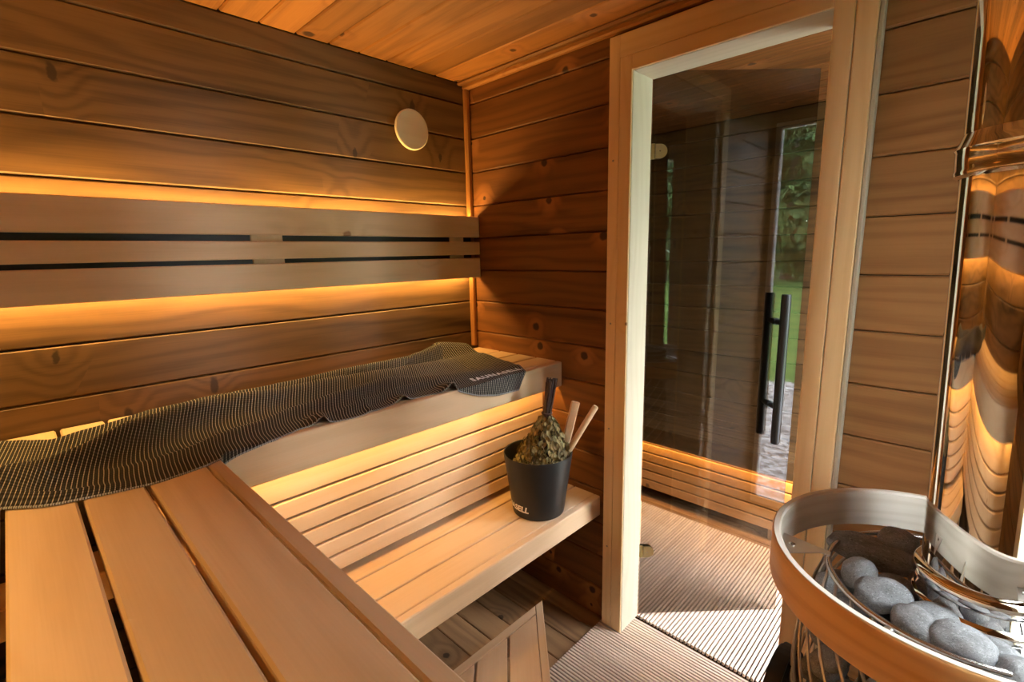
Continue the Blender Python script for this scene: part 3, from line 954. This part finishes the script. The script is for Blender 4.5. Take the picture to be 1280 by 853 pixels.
o = link('leaf_bunch', me, 'dry_leaf', wk); o['kind'] = 'stuff'
link('tie', tube_mesh([Bm + Vector((0.0165 * math.cos(a), 0.0165 * math.sin(a), 0.004)) for a in [2 * PI * i / 20 for i in range(20)]], 0.0028, 6, True), 'twig', wk)

def stick_between(name, a, b, w_, t_, mat, parent, chamf=0.003, roll=None):
    a, b = Vector(a), Vector(b)
    d = (b - a); L_ = d.length; d.normalize()
    f = Vector(roll) if roll else Vector((0, 0, 1))
    f = (f - d * f.dot(d)).normalized()
    y_ = f.cross(d)
    me_ = prism_mesh(L_, w_, t_, chamf, mat)
    c = (a + b) / 2
    return link(name, me_, None, parent, Matrix(((d.x, y_.x, f.x, c.x), (d.y, y_.y, f.y, c.y), (d.z, y_.z, f.z, c.z), (0, 0, 0, 1))))

l1 = thing('ladle', 'flat pale wooden ladle handle standing upright behind the whisk', 'ladle', (-0.16, -0.60, 0.55))
stick_between('handle', (-0.173, -0.592, 0.560), (-0.112, -0.644, 0.890), 0.030, 0.014, 'ladle', l1, 0.004, (-0.75, -0.66, 0))
link('bowl', lathe_mesh([(0.0, 0.0), (0.012, 0.001), (0.024, 0.010), (0.027, 0.022), (0.024, 0.022), (0.018, 0.010), (0.0, 0.004)], 24), 'ladle', l1, T(-0.183, -0.575, 0.532))
l2 = thing('ladle', 'round wooden ladle handle leaning out over the bucket rim', 'ladle', (-0.20, -0.60, 0.55))
d2 = Vector((-0.094, -0.715, 0.885)) - Vector((-0.171, -0.628, 0.683))
pb = Vector((-0.171, -0.628, 0.683)) - d2 * 0.55
link('handle', tube_mesh([(0, 0, 0), (0, 0, 0.004), (0, 0, (Vector((-0.094, -0.715, 0.885)) - pb).length - 0.004), (0, 0, (Vector((-0.094, -0.715, 0.885)) - pb).length)], [0.009, 0.0115, 0.0105, 0.008], 16), 'ladle', l2,
     T(*pb) @ d2.to_track_quat('Z', 'Y').to_matrix().to_4x4())
link('bowl', lathe_mesh([(0.0, 0.0), (0.012, 0.001), (0.022, 0.010), (0.025, 0.022), (0.022, 0.022), (0.017, 0.010), (0.0, 0.004)], 24), 'ladle', l2, T(pb.x - 0.012, pb.y + 0.012, 0.534))

# ------------------------------------------------------------------ towel
near = np.array([(-2.02, -.46), (-1.75, -.45), (-1.481, -.480), (-1.425, -.528), (-1.353, -.545), (-1.275, -.560), (-1.194, -.545), (-1.131, -.514),
                 (-1.037, -.499), (-.973, -.472), (-.918, -.486), (-.844, -.500), (-.699, -.474), (-.591, -.478), (-.505, -.508), (-.44, -.535), (-.35, -.555), (-.25, -.558)])
far = np.array([(-1.98, -.10), (-1.75, -.09), (-1.478, -.060), (-1.404, -.150), (-1.33, -.125), (-1.215, -.085), (-1.09, -.085), (-.965, -.135),
                (-.85, -.145), (-.66, -.135), (-.47, -.115), (-.36, -.075), (-.27, -.03), (-.17, -.06)])


def resample(p, n):
    d = np.r_[0, np.cumsum(np.hypot(*np.diff(p, axis=0).T))]
    t = np.linspace(0, d[-1], n)
    f = np.c_[np.interp(t, d, p[:, 0]), np.interp(t, d, p[:, 1])]
    k = np.ones(7) / 7
    g = f.copy()
    for c in (0, 1):
        g[3:-3, c] = np.convolve(f[:, c], k, 'valid')
    return g


NU, NV = 340, 110
Ne, Fa = resample(near, NU), resample(far, NU)
u = np.linspace(0, 1, NU)[:, None]
v = np.linspace(0, 1, NV)[None, :]
P = np.zeros((NU, NV, 3))
vv = v[..., None]
P[..., :2] = Ne[:, None, :] * (1 - vv) + Fa[:, None, :] * vv
# right end bulges out
bul = np.sin(PI * v) * np.clip((u - 0.88) / 0.12, 0, 1) ** 2
P[..., 0] += 0.075 * bul
P[..., 1] -= 0.02 * bul
xw = Ne[:, 0][:, None] * 0.5 + Fa[:, 0][:, None] * 0.5


def gauss(d, s): return np.exp(-(d / s) ** 2)


def lerp_tab(x, xs_, ys_): return np.interp(x, xs_, ys_)


def fold(d, sn, sf):
    """a fold with a long slope to the near side and a steep one to the far side"""
    return np.where(d < 0, np.exp(-(d / sn) ** 2), np.exp(-(d / sf) ** 2))


h = np.full((NU, NV), 0.003)
cA = lerp_tab(xw, [-2, -1.45, -1.2, -0.8, -0.5, -0.3, -0.1], [.88, .88, .92, .91, .88, .90, .90])
aA = lerp_tab(xw, [-2, -1.45, -1.2, -0.8, -0.5, -0.3, -0.1], [.03, .022, .030, .050, .052, .062, .030])
h += aA * fold(v - cA, 0.10, 0.07)
cB = lerp_tab(xw, [-2, -1.52, -1.44, -1.37, -1.30, -1.2, -1.0, -0.8, -0.6, -0.4, -0.2], [.10, .16, .28, .42, .56, .66, .72, .74, .66, .68, .74])
aB = lerp_tab(xw, [-2, -1.45, -1.3, -1.1, -0.9, -0.6, -0.4, -0.2], [.035, .044, .060, .056, .046, .040, .026, .010])
h += aB * fold(v - cB, 0.13, 0.040)
cC = lerp_tab(xw, [-2, -1.2, -0.95, -0.7, -0.5, -0.3], [.2, .25, .36, .46, .36, .30])
aC = lerp_tab(xw, [-2, -1.25, -1.0, -0.85, -0.65, -0.45, -0.25], [.0, .004, .018, .032, .034, .018, .004])
h += aC * fold(v - cC, 0.10, 0.035)
cD = lerp_tab(xw, [-2, -0.9, -0.7, -0.5, -0.35], [.1, .12, .20, .24, .16])
aD = lerp_tab(xw, [-2, -0.95, -0.80, -0.62, -0.48, -0.38], [.0, .0, .018, .020, .014, .0])
h += aD * fold(v - cD, 0.06, 0.03)
# rolled hem in the left foreground
h += lerp_tab(xw, [-2, -1.5, -1.38, -1.28], [.026, .024, .012, 0]) * gauss(v - 0.055, 0.05)
# small lifted arcs on the near edge
for xc, am, sw in ((-0.93, .020, .020), (-0.69, .017, .026), (-0.535, .026, .020), (-0.80, .010, .012)):
    h += am * gauss(Ne[:, 0][:, None] - xc, sw) * np.clip(1 - v / 0.28, 0, 1) ** 1.3
for i in range(NU):
    for j in range(NV):
        q = mnoise.noise(Vector((P[i, j, 0] * 9, P[i, j, 1] * 16, 1.7))) * 0.0040 + mnoise.noise(Vector((P[i, j, 0] * 26, P[i, j, 1] * 34, 4.2))) * 0.0014
        h[i, j] += q * (0.35 + 0.65 * min(1, v[0, j] * 3))
h = np.maximum(h, 0.0026)
# the edges lie down on the wood
fall = np.clip(v / 0.03, 0.25, 1) * np.clip((1 - v) / 0.02, 0.15, 1)
lift = np.zeros((NU, 1))
for xc, sw in ((-0.93, .024), (-0.69, .030), (-0.535, .024)):
    lift += gauss(Ne[:, 0][:, None] - xc, sw)
fall = np.maximum(fall, np.clip(lift, 0, 1) * (v < 0.5))
h = 0.0026 + (h - 0.0026) * fall
P[..., 2] = ZU + h
P[..., 0] += 0.45 * (h - 0.01) * (P[..., 0] < -0.3)
# overhang at the front edge of the upper bench
EY = -0.4985
ov = np.clip(EY - P[..., 1], 0, None) * (P[..., 0] > -1.158)
hang = ov > 0
P[..., 1] = np.where(hang, EY - 0.004 - 0.05 * ov, P[..., 1])
P[..., 2] = np.where(hang, P[..., 2] - ov * 1.0, P[..., 2])
faces = [(i * NV + j, (i + 1) * NV + j, (i + 1) * NV + j + 1, i * NV + j + 1) for i in range(NU - 1) for j in range(NV - 1)]
me = bpy.data.meshes.new('towel')
me.from_pydata(P.reshape(-1, 3).tolist(), [], faces)
uvl = me.uv_layers.new(name='UVMap')
lu = np.r_[0, np.cumsum(np.hypot(*np.diff((Ne + Fa) / 2, axis=0).T))] * 1.06
lv = np.linspace(0, 0.5, NV)
ids = np.zeros(len(me.loops), dtype=np.int32)
me.loops.foreach_get('vertex_index', ids)
uvs = np.c_[lu[ids // NV], lv[ids % NV]]
uvl.data.foreach_set('uv', uvs.ravel())
smooth(me)
tw = thing('towel', 'dark ribbed towel with pale threads draped along the upper bench', 'towel', (-0.9, -0.3, ZU))
to = link('cloth', me, 'towel', tw)
sol = to.modifiers.new('thickness', 'SOLIDIFY'); sol.thickness = 0.0022; sol.offset = -1
# woven lettering near the end, lying on the cloth
tm = text_mesh('SAUNASELL', 0.032, 0.0, 1.25, 0.0016)
wid = max(v_.co.x for v_ in tm.vertices)
A0, A1 = Vector((-0.425, -0.470)), Vector((-0.205, -0.482))
ex = (A1 - A0); ex.normalize(); ey = Vector((-ex.y, ex.x))
flat = P.reshape(-1, 3)
nrm = np.zeros(len(me.vertices) * 3); me.vertices.foreach_get('normal', nrm); nrm = nrm.reshape(-1, 3)
for v_ in tm.vertices:
    q = A0 + ex * (v_.co.x / wid * (A1 - A0).length) + ey * v_.co.y
    dd = (flat[:, 0] - q.x) ** 2 + (flat[:, 1] - q.y) ** 2
    idx = np.argsort(dd)[:4]
    wgt = 1 / (dd[idx] + 1e-7); wgt /= wgt.sum()
    zz = float((flat[idx, 2] * wgt).sum())
    v_.co = Vector((q.x, q.y, zz + 0.0022))
link('lettering', tm, 'white_thread', tw)

# ------------------------------------------------------------------ heater
CX, CY = -0.36, -1.633
ht = thing('sauna_heater', 'round stone basket heater with a bent wood guard ring around its top', 'heater', (CX, CY, 0.0))
# guard ring: 0.78-0.86 m
RO, RI = 0.2765, 0.2615
gr = link('guard_ring', lathe_mesh([(RO - 0.008, 0.779), (RO - 0.002, 0.779), (RO, 0.783), (RO, 0.857), (RO - 0.002, 0.860), (RO - 0.008, 0.860)], 128, close=True, uvr=RO), 'bent', ht, T(CX, CY, 0))
ln = link('ring_daylit_face', lathe_mesh([(RI + 0.002, 0.779), (RO - 0.0082, 0.779), (RO - 0.0082, 0.8602), (RO - 0.003, 0.8612), (RI + 0.003, 0.8612), (RI, 0.857), (RI, 0.783)], 128, close=True, uvr=RO), 'bent_daylit', gr, T(CX, CY, 0))  # inner and top faces split off to carry the painted daylight
ln['label'] = 'inner face of the ring, pale with painted-in daylight'
ZRIM = 0.808
prof_r = [(0.812, 0.178), (0.76, 0.197), (0.70, 0.212), (0.64, 0.2195), (0.58, 0.223), (0.50, 0.221), (0.42, 0.212), (0.34, 0.196), (0.28, 0.18)]
rim = link('basket_rim', tube_mesh([(CX + 0.179 * math.cos(a), CY + 0.179 * math.sin(a), ZRIM) for a in [2 * PI * i / 96 for i in range(96)]], 0.0052, 10, True), 'steel', ht)
NR = 27
zz_ = np.linspace(ZRIM, 0.28, 22)
rr_ = np.interp(zz_, [q[0] for q in prof_r][::-1], [q[1] for q in prof_r][::-1])
rodm = tube_mesh([(r_ * math.cos(3.3 * (ZRIM - z_)), r_ * math.sin(3.3 * (ZRIM - z_)), z_) for z_, r_ in zip(zz_.tolist(), rr_.tolist())], 0.0031, 6)
for i in range(NR):
    link('basket_rod', rodm, 'rod', ht, T(CX, CY, 0) @ Matrix.Rotation(2 * PI * (i + 0.3) / NR, 4, 'Z'))
link('base', lathe_mesh([(0.0, 0.0), (0.175, 0.0), (0.175, 0.26), (0.192, 0.265), (0.192, 0.285), (0.0, 0.285)], 48), 'black_steel', ht, T(CX, CY, 0))
link('firebox', lathe_mesh([(0.112, 0.285), (0.112, 0.62), (0.095, 0.70), (0.095, 0.754), (0.0, 0.754)], 40), 'black_steel', ht, T(CX, CY, 0))
# arched fire door housing that shows beside the basket
def arch_mesh(r_, zc, z0, d):
    bm_ = bmesh.new()
    pts = [(-r_, z0), (r_, z0)] + [(r_ * math.cos(a), zc + r_ * math.sin(a)) for a in [PI * i / 20 for i in range(21)]]
    b = [bm_.verts.new((x, 0, z_)) for x, z_ in pts]; f_ = [bm_.verts.new((x, d, z_)) for x, z_ in pts]
    bm_.faces.new(b); bm_.faces.new(f_)
    for i in range(len(pts)):
        j = (i + 1) % len(pts)
        bm_.faces.new((b[i], b[j], f_[j], f_[i]))
    bmesh.ops.recalc_face_normals(bm_, faces=bm_.faces)
    bmesh.ops.bevel(bm_, geom=[e for e in bm_.edges if len(e.link_faces) == 2 and e.calc_face_angle(0) > 0.8], offset=0.006, segments=2, affect='EDGES')
    me_ = bpy.data.meshes.new('arch'); bm_.to_mesh(me_); bm_.free()
    return me_
ah = link('fire_door_housing', arch_mesh(0.115, 0.452, 0.286, 0.036), 'black_steel', ht, T(CX - 0.045, CY + 0.215, 0))
# brackets: bent steel tongues that tie the ring to the rim
def bracket(az):
    bm_ = bmesh.new()
    c_, s_ = math.cos(az), math.sin(az)
    def pt(r_, t_, z_): return Vector((CX + r_ * c_ - t_ * s_, CY + r_ * s_ + t_ * c_, z_))
    tri = [pt(0.2575, 0.052, 0), pt(0.2605, 0.02, 0), pt(0.2590, -0.030, 0), pt(0.193, -0.010, 0), pt(0.176, -0.006, 0), pt(0.176, 0.006, 0), pt(0.193, 0.008, 0)]
    zb, zt_ = 0.8135, 0.8152
    b = [bm_.verts.new((p_.x, p_.y, zb)) for p_ in tri]; t_ = [bm_.verts.new((p_.x, p_.y, zt_)) for p_ in tri]
    bm_.faces.new(b); bm_.faces.new(t_)
    for i in range(len(tri)):
        j = (i + 1) % len(tri)
        bm_.faces.new((b[i], b[j], t_[j], t_[i]))
    bmesh.ops.recalc_face_normals(bm_, faces=bm_.faces)
    me_ = bpy.data.meshes.new('bracket'); bm_.to_mesh(me_); bm_.free()
    o_ = link('bracket', me_, 'bracket', ht)
    sp0 = pt(0.240, 0.008, 0.8152)
    link('bracket_screw', lathe_mesh([(0.0062, 0.0), (0.0062, 0.002), (0.004, 0.0035), (0.0, 0.0035)], 14), 'steel', o_, T(*sp0))
    pg = pt(0.222, -0.0, 0.813)
    return o_
AZ0 = math.atan2(-1.395 - CY, -0.395 - CX)
for az in (AZ0, math.radians(-25), math.radians(238)):
    bracket(az)
for az in (math.atan2(-1.57 - CY, -0.529 - CX), math.radians(-70), math.radians(262)):
    c_, s_ = math.cos(az), math.sin(az)
    link('spacer_peg', tube_mesh([(CX + r_ * c_, CY + r_ * s_, 0.803) for r_ in (0.183, 0.262)], 0.0075, 14), 'bracket', ht)

# flue pipe
PX_, PY_ = CX - 0.004, CY - 0.036
fp = thing('flue_pipe', 'wide mirror-polished steel flue pipe rising from the heater', 'flue', (PX_, PY_, 0.775))
LEAN = Matrix.Rotation(-0.028, 4, 'X')
FM = T(PX_, PY_, 0.775) @ LEAN
RP = 0.079
def fl(name, prof, mat='chrome'):
    return link(name, lathe_mesh([(r_, z_ - 0.775) for r_, z_ in prof], 96), mat, fp, FM)
fl('pipe', [(RP, 0.86), (RP, 1.520), (RP + 0.001, 1.5205), (RP + 0.001, 1.555), (RP, 1.556), (RP, 1.62), (RP, 2.072)])
fl('base_flange', [(0.0, 0.757), (0.094, 0.757), (0.097, 0.761), (0.097, 0.770), (0.094, 0.774), (0.088, 0.775)], 'steel')
fl('collar', [(0.088, 0.775), (0.0885, 0.797), (0.0925, 0.801), (0.0940, 0.807), (0.0925, 0.813), (0.0890, 0.817), (0.0860, 0.819)])
fl('collar', [(0.0860, 0.819), (0.0862, 0.838), (0.0895, 0.842), (0.0910, 0.848), (0.0910, 0.856), (0.0895, 0.862), (0.0855, 0.866), (RP, 0.868)])
fl('joint_sleeve', [(RP + 0.0005, 1.498), (RP + 0.0075, 1.502), (RP + 0.0085, 1.506), (RP + 0.0075, 1.510), (RP + 0.0075, 1.536), (RP + 0.0095, 1.540), (RP + 0.0065, 1.546), (RP + 0.004, 1.552), (RP + 0.0005, 1.562)])

# stones
def stone_mesh(seed):
    r2 = random.Random(seed)
    bm_ = bmesh.new()
    bmesh.ops.create_icosphere(bm_, subdivisions=4, radius=1.0)
    o_ = Vector((r2.uniform(0, 50), r2.uniform(0, 50), r2.uniform(0, 50)))
    for v_ in bm_.verts:
        p_ = v_.co.copy()
        s_ = 1 + 0.30 * mnoise.noise(p_ * 0.8 + o_) + 0.09 * mnoise.noise(p_ * 2.0 + o_) + 0.012 * mnoise.noise(p_ * 7 + o_)
        v_.co = p_ * s_
        # slightly boxy river stone
        v_.co = Vector(math.copysign(abs(c) ** 0.92, c) for c in v_.co)
    me_ = bpy.data.meshes.new('stone'); bm_.to_mesh(me_); bm_.free()
    me_.materials.append(M['stone'])
    return smooth(me_)
SM = [stone_mesh(s_) for s_ in range(7)]
placed = []
def stone(p, dims, rot, label, group=None, k=None):
    o_ = bpy.data.objects.new('sauna_stone', SM[(len(placed) if k is None else k) % len(SM)])
    COL.objects.link(o_)
    o_.location = p; o_.scale = [d_ / 2 for d_ in dims]; o_.rotation_euler = rot
    props(o_, label, 'stone', group)
    placed.append((Vector(p), max(dims) / 2, tuple(d_ / 2 for d_ in dims)))
    return o_
vdir = _F.xy.normalized()
va = math.atan2(vdir.y, vdir.x) - PI / 2          # x axis across the view
def st_px(p, dims, tilt, label, k, lean=0.0):
    stone(p, dims, (lean, 0, va + tilt), label, 'stones on top of the heater', k)
st_px((-0.300, -1.508, 0.797), (0.150, 0.058, 0.062), -0.75, 'longest dark stone lying across the back of the basket beside the flue', 0, 0.25)
st_px((-0.262, -1.550, 0.822), (0.074, 0.056, 0.046), -0.35, 'pale flat stone perched topmost at the back of the basket', 1, 0.2)
st_px((-0.405, -1.508, 0.806), (0.058, 0.054, 0.062), 0.3, 'upright egg shaped grey stone at the left of the basket top', 2)
st_px((-0.446, -1.548, 0.806), (0.082, 0.058, 0.056), -0.4, 'large pale oval stone in the middle of the basket top', 3)
st_px((-0.392, -1.560, 0.790), (0.070, 0.060, 0.055), -0.5, 'dark stone half hidden behind the large pale oval stone', 4)
st_px((-0.452, -1.618, 0.796), (0.078, 0.060, 0.056), -0.3, 'dark grey stone between the pale oval stone and the flue flange', 5)
st_px((-0.487, -1.596, 0.800), (0.062, 0.052, 0.056), -0.9, 'round pale stone touching the near rim of the basket', 6)
st_px((-0.497, -1.652, 0.804), (0.084, 0.056, 0.060), -0.75, 'pale pointed oval stone near the right end of the near rim', 0)
st_px((-0.470, -1.692, 0.790), (0.070, 0.050, 0.05), -0.6, 'grey stone tucked behind the pale pointed oval stone', 1)
st_px((-0.502, -1.712, 0.795), (0.07, 0.055, 0.055), -0.4, 'pale stone at the lower right corner of the basket top', 2)
st_px((-0.408, -1.475, 0.764), (0.066, 0.058, 0.056), 0.2, 'dark stone below the steel bracket at the left of the basket', 3)
# the rest of the fill: layers in the space between basket and firebox
r3 = random.Random(21)
def basket_r(z_):
    return float(np.interp(z_, [q[0] for q in prof_r][::-1], [q[1] for q in prof_r][::-1]))
def try_place(z_, smin, smax, rmin=0.118, tries=60):
    for _ in range(tries):
        s_ = r3.uniform(smin, smax) / 2
        a = r3.uniform(0, 2 * PI) if z_ > 0.73 else r3.uniform(math.radians(85), math.radians(275))
        R_ = basket_r(z_) - 0.006 - s_
        rr = r3.uniform(max(rmin + s_ * 0.8, R_ - 0.03), R_) if R_ > rmin + s_ * 0.8 else R_
        p = Vector((CX + rr * math.cos(a), CY + rr * math.sin(a), z_ + r3.uniform(-0.008, 0.008)))
        if all((p - q[0]).length > (s_ + q[1] * 0.95) * 0.94 for q in placed):
            # only the side the room can see
            stone(p, (2 * s_, 2 * s_ * r3.uniform(0.78, 0.95), 2 * s_ * r3.uniform(0.7, 0.9)), (r3.uniform(-.5, .5), r3.uniform(-.5, .5), r3.uniform(0, 6.28)),
                  'grey rounded sauna stone packed inside the basket below the top layer', 'stones packed in the heater basket')
            return
for z_ in (0.755, 0.715, 0.67, 0.625, 0.58, 0.535, 0.49, 0.445, 0.40, 0.355, 0.32):
    for _ in range(18):
        try_place(z_, 0.056, 0.088)

# ------------------------------------------------------------------ outside
gm = bpy.data.meshes.new('ground')
gm.from_pydata([(-60, -70, 0), (60, -70, 0), (60, 40, 0), (-60, 40, 0)], [], [(0, 1, 2, 3)])
props(link('ground', gm, 'ground', None, T(0, 0, -0.16)), kind='structure')
# supports under the cabin
fd = backing('trim_5', (XR - 0.05, YR - 0.05, -0.15), (XF + 0.05, 0.05, -0.065))

def tree_meshes(seed, hgt, rad):
    r2 = random.Random(seed)
    bm_ = bmesh.new()
    blobs = [(Vector((r2.uniform(-.6, .6) * rad, r2.uniform(-.6, .6) * rad, hgt * r2.uniform(0.16, 0.92))), rad * r2.uniform(0.35, 0.6)) for _ in range(16)]
    for _ in range(5200):
        c, R_ = r2.choice(blobs)
        d = Vector((r2.gauss(0, 1), r2.gauss(0, 1), r2.gauss(0, 1))).normalized()
        p = c + d * R_ * (0.6 + 0.45 * r2.random())
        if p.z < 0.25: p.z = 0.25 + r2.random() * 0.5
        n = (d + Vector((r2.uniform(-.8, .8), r2.uniform(-.8, .8), r2.uniform(-.2, .9)))).normalized()
        a = n.orthogonal().normalized(); a.rotate(Matrix.Rotation(r2.uniform(0, 6.28), 3, n)); b = n.cross(a)
        s_ = r2.uniform(0.14, 0.34)
        vs4 = [bm_.verts.new(p + a * s_), bm_.verts.new(p + b * s_ * 0.6 + n * 0.05), bm_.verts.new(p - a * s_), bm_.verts.new(p - b * s_ * 0.6 + n * 0.05)]
        bm_.faces.new(vs4)
    lf = bpy.data.meshes.new('foliage'); bm_.to_mesh(lf); bm_.free()
    tk = tube_mesh([(0, 0, -0.1), (0.1, 0.05, hgt * 0.3), (-0.05, 0.1, hgt * 0.6), (0.05, 0, hgt * 0.88)], [0.28, 0.2, 0.13, 0.04], 10)
    return lf, tk
TM = [tree_meshes(5, 9.5, 3.2), tree_meshes(8, 12.0, 3.6), tree_meshes(11, 7.0, 3.0)]
tlabels = ['broad green tree at the edge of the lawn', 'tall dark green tree at the edge of the lawn', 'low bushy tree at the edge of the lawn']
for i, (x_, y_, s_) in enumerate([(-6.5, -27, 1.0), (-14.5, -28, 1.0), (-22.5, -27, 1.0), (2.5, -28.5, 1.0), (11, -27, 1.0), (19, -28, 1.0), (-30.5, -26, 1.0), (-10.4, -34.5, 1.0), (-2, -36, 1.0),
                                  (-26, -17, 1.0), (-27, -8, 1.0), (-11.3, -23.5, 0.45), (-7.6, -21.0, 0.4), (-2.2, -22.0, 0.5), (6.6, -22.0, 0.5)]):
    lf, tk = TM[i % 3]
    t_ = thing('tree', tlabels[i % 3], 'tree', (x_, y_, -0.16), 'trees beyond the lawn')
    mw = T(x_, y_, -0.16) @ Matrix.Rotation(i * 1.3, 4, 'Z') @ Matrix.Diagonal((s_, s_, s_ * 1.45, 1))
    f_ = link('foliage', lf, 'leaf2' if i % 2 else 'leaf', t_, mw)
    f_['kind'] = 'stuff'
    link('trunk', tk, 'bark', t_, mw)
